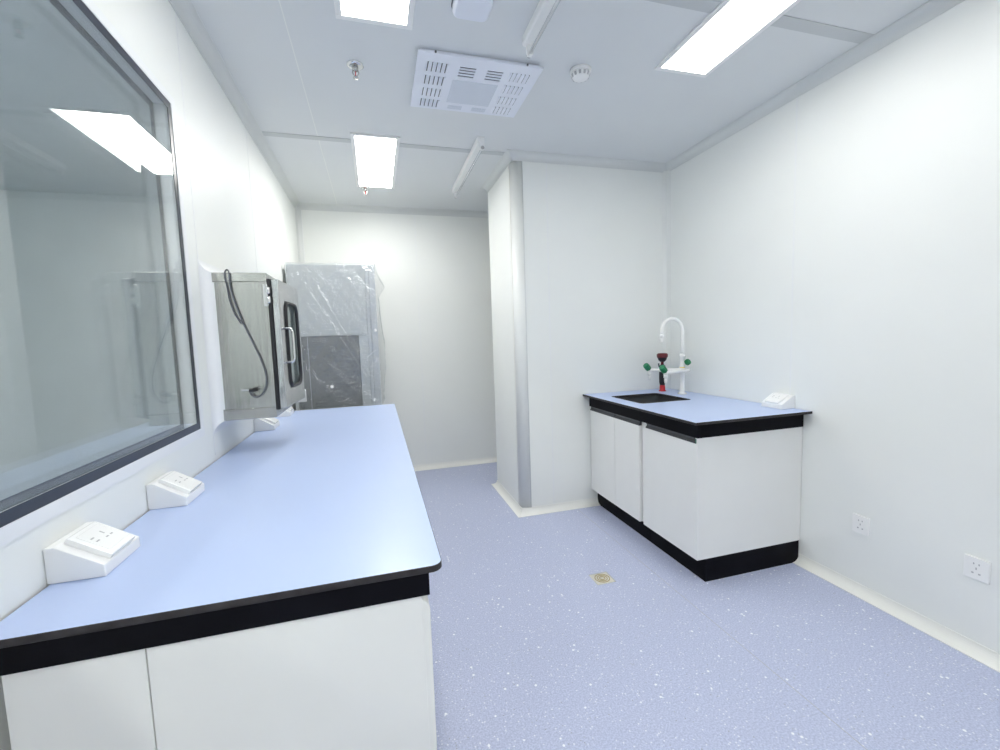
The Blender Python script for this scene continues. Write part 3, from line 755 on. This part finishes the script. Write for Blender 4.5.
# tube lamps
def tube_lamp(label, x, y0, y1):
    g = thing('tube_lamp', label, 'tube lamp', (x, (y0 + y1) / 2, ZC), 0, 'slim white tube lamps on the ceiling')
    mb = MB(); mb.prism([(x - .026, ZC - .0004), (x - .026, ZC - .030), (x - .020, ZC - .036), (x + .014, ZC - .036), (x + .018, ZC - .030), (x + .018, ZC - .0004)], 'y', y0, y1, M['plastic'], .001); mb.build('batten', g, g.location)
    xt, zt = x + .004, ZC - .066
    mb = MB(); mb.tube([(xt, y0 + .016, zt), (xt, y1 - .016, zt)], .0075, M['qglass'], 16)
    mb.tube([(xt, y0 + .03, zt), (xt, y1 - .03, zt)], .0045, M['plastic'], 10); mb.build('tube', g, g.location)
    for y, s in ((y0, 1), (y1, -1)):
        mb = MB(); mb.prism([(x - .010, ZC - .0355), (x - .010, ZC - .060), (x - .005, ZC - .076), (x + .013, ZC - .076), (x + .018, ZC - .060), (x + .018, ZC - .0355)], 'y', y, y + s * .018, M['plastic'], .0015)
        mb.build('lamp_holder', g, g.location)
        mb = MB(); mb.lathe([(.0, 0), (.010, 0), (.0115, .004), (.006, .007), (0, .007)], (xt, y + s * .0002, zt), (0, -s, 0), M['mark'], 16); mb.build('end_cap', g, g.location)
tube_lamp('slim white tube lamp on the ceiling between the air panel and the smoke detector', .682, .87, 1.825)
tube_lamp('slim white tube lamp on the ceiling beside the pier', .700, 2.735, 3.69)

# smoke detector
sx, sy = 1.0, 1.978
g = thing('smoke_detector', 'round white smoke detector on the ceiling', 'smoke detector', (sx, sy, ZC))
mb = MB(); mb.lathe([(.0, .0003), (.050, .0003), (.050, .010), (.047, .013), (.0, .013)], (sx, sy, ZC), (0, 0, -1), M['plastic'], 36); mb.build('mounting_base', g, g.location)
mb = MB(); mb.lathe([(.0, .013), (.044, .013), (.043, .026), (.036, .036), (.022, .042), (.0, .043)], (sx, sy, ZC), (0, 0, -1), M['plastic'], 36)
for k in range(12):
    a = 2 * PI * k / 12
    c, s = math.cos(a), math.sin(a)
    v = [Vector((sx + rr_ * c - w * s, sy + rr_ * s + w * c, ZC - z)) for rr_, z, w in ((.0438, .020, -.006), (.0438, .020, .006), (.0385, .0345, .005), (.0385, .0345, -.005))]
    o = Vector((c, s, -.5)) * .0012
    mb.loft([[p for p in v], [p + o for p in v]], M['mark'], smooth=False)
mb.build('dome', g, g.location)

# sprinklers
def sprinkler(label, x, y):
    g = thing('sprinkler_head', label, 'sprinkler', (x, y, ZC), 0, 'chrome ceiling sprinkler heads')
    mb = MB(); mb.lathe([(.0, .0003), (.036, .0003), (.037, .004), (.030, .008), (.018, .010), (.0, .010)], (x, y, ZC), (0, 0, -1), M['chrome'], 32); mb.build('escutcheon', g, g.location)
    mb = MB(); mb.lathe([(.0, .010), (.013, .010), (.013, .024), (.008, .028), (.006, .030), (.0, .030)], (x, y, ZC), (0, 0, -1), M['steel'], 20); mb.build('nozzle_body', g, g.location)
    mb = MB()
    for s in (-1, 1): mb.tube(smooth_path([(x + s * .010, y, ZC - .024), (x + s * .013, y, ZC - .036), (x + s * .003, y, ZC - .052)], 4), .0028, M['steel'], 8)
    mb.build('frame_arm', g, g.location)
    mb = MB(); mb.tube([(x, y, ZC - .029), (x, y, ZC - .051)], .0025, M['red'], 8); mb.build('bulb', g, g.location)
    mb = MB(); mb.lathe([(.0, .050), (.006, .050), (.0125, .055), (.0125, .057), (.0, .058)], (x, y, ZC), (0, 0, -1), M['steel'], 24); mb.build('deflector', g, g.location)
sprinkler('chrome sprinkler head on the ceiling left of the air panel', -.022, 2.165)
sprinkler('small chrome sprinkler head at the far end of the back ceiling light', -.016, 3.796)

# rounded box by the top edge
g = thing('ceiling_sensor_box', 'white rounded box on the ceiling cut by the top edge', 'sensor box', (.413, 1.685, ZC))
mb = MB()
def rb(d, z): return [(x, y, z) for x, y in rrect(.343 + d, .482 - d, 1.620 + d, 1.738 - d, max(.03 - d, .004), 6)]
mb.loft([rb(0, ZC - .0004), rb(-.001, ZC - .022), rb(.002, ZC - .030), rb(.008, ZC - .034)], M['panel'], smooth=False); mb.build('cover', g, g.location)
mb = MB(); mb.loft([rb(-.004, ZC - .0003), rb(-.004, ZC - .005)], M['cable'], smooth=False); mb.build('back_plate', g, g.location)

# ================================================================== camera, world, view
cam = bpy.data.cameras.new('camera'); co = bpy.data.objects.new('camera', cam); C.objects.link(co)
rt = Vector((.96145797, -.27296771, -.03297278)); up = Vector((.05496584, .0733174, .99579281)); fw = Vector((.26940181, .9592253, -.0854955))
co.matrix_world = Matrix(((rt.x, up.x, -fw.x, 0), (rt.y, up.y, -fw.y, 0), (rt.z, up.z, -fw.z, 1.2885), (0, 0, 0, 1)))
cam.sensor_width = 36; cam.sensor_fit = 'HORIZONTAL'; cam.lens = 435.7336 / 1000 * 36; cam.clip_start = .02
sc = bpy.context.scene; sc.camera = co
w = bpy.data.worlds.new('world'); w.use_nodes = True; sc.world = w
w.node_tree.nodes['Background'].inputs[0].default_value = (.02, .02, .02, 1)
vs = sc.view_settings; vs.view_transform = 'Standard'; vs.look = 'None'; vs.exposure = 0.23; vs.gamma = 1.0; vs.use_curve_mapping = False
sc.cycles.max_bounces = 14; sc.cycles.diffuse_bounces = 8; sc.cycles.glossy_bounces = 6; sc.cycles.transparent_max_bounces = 24
sc.cycles.use_denoising = True
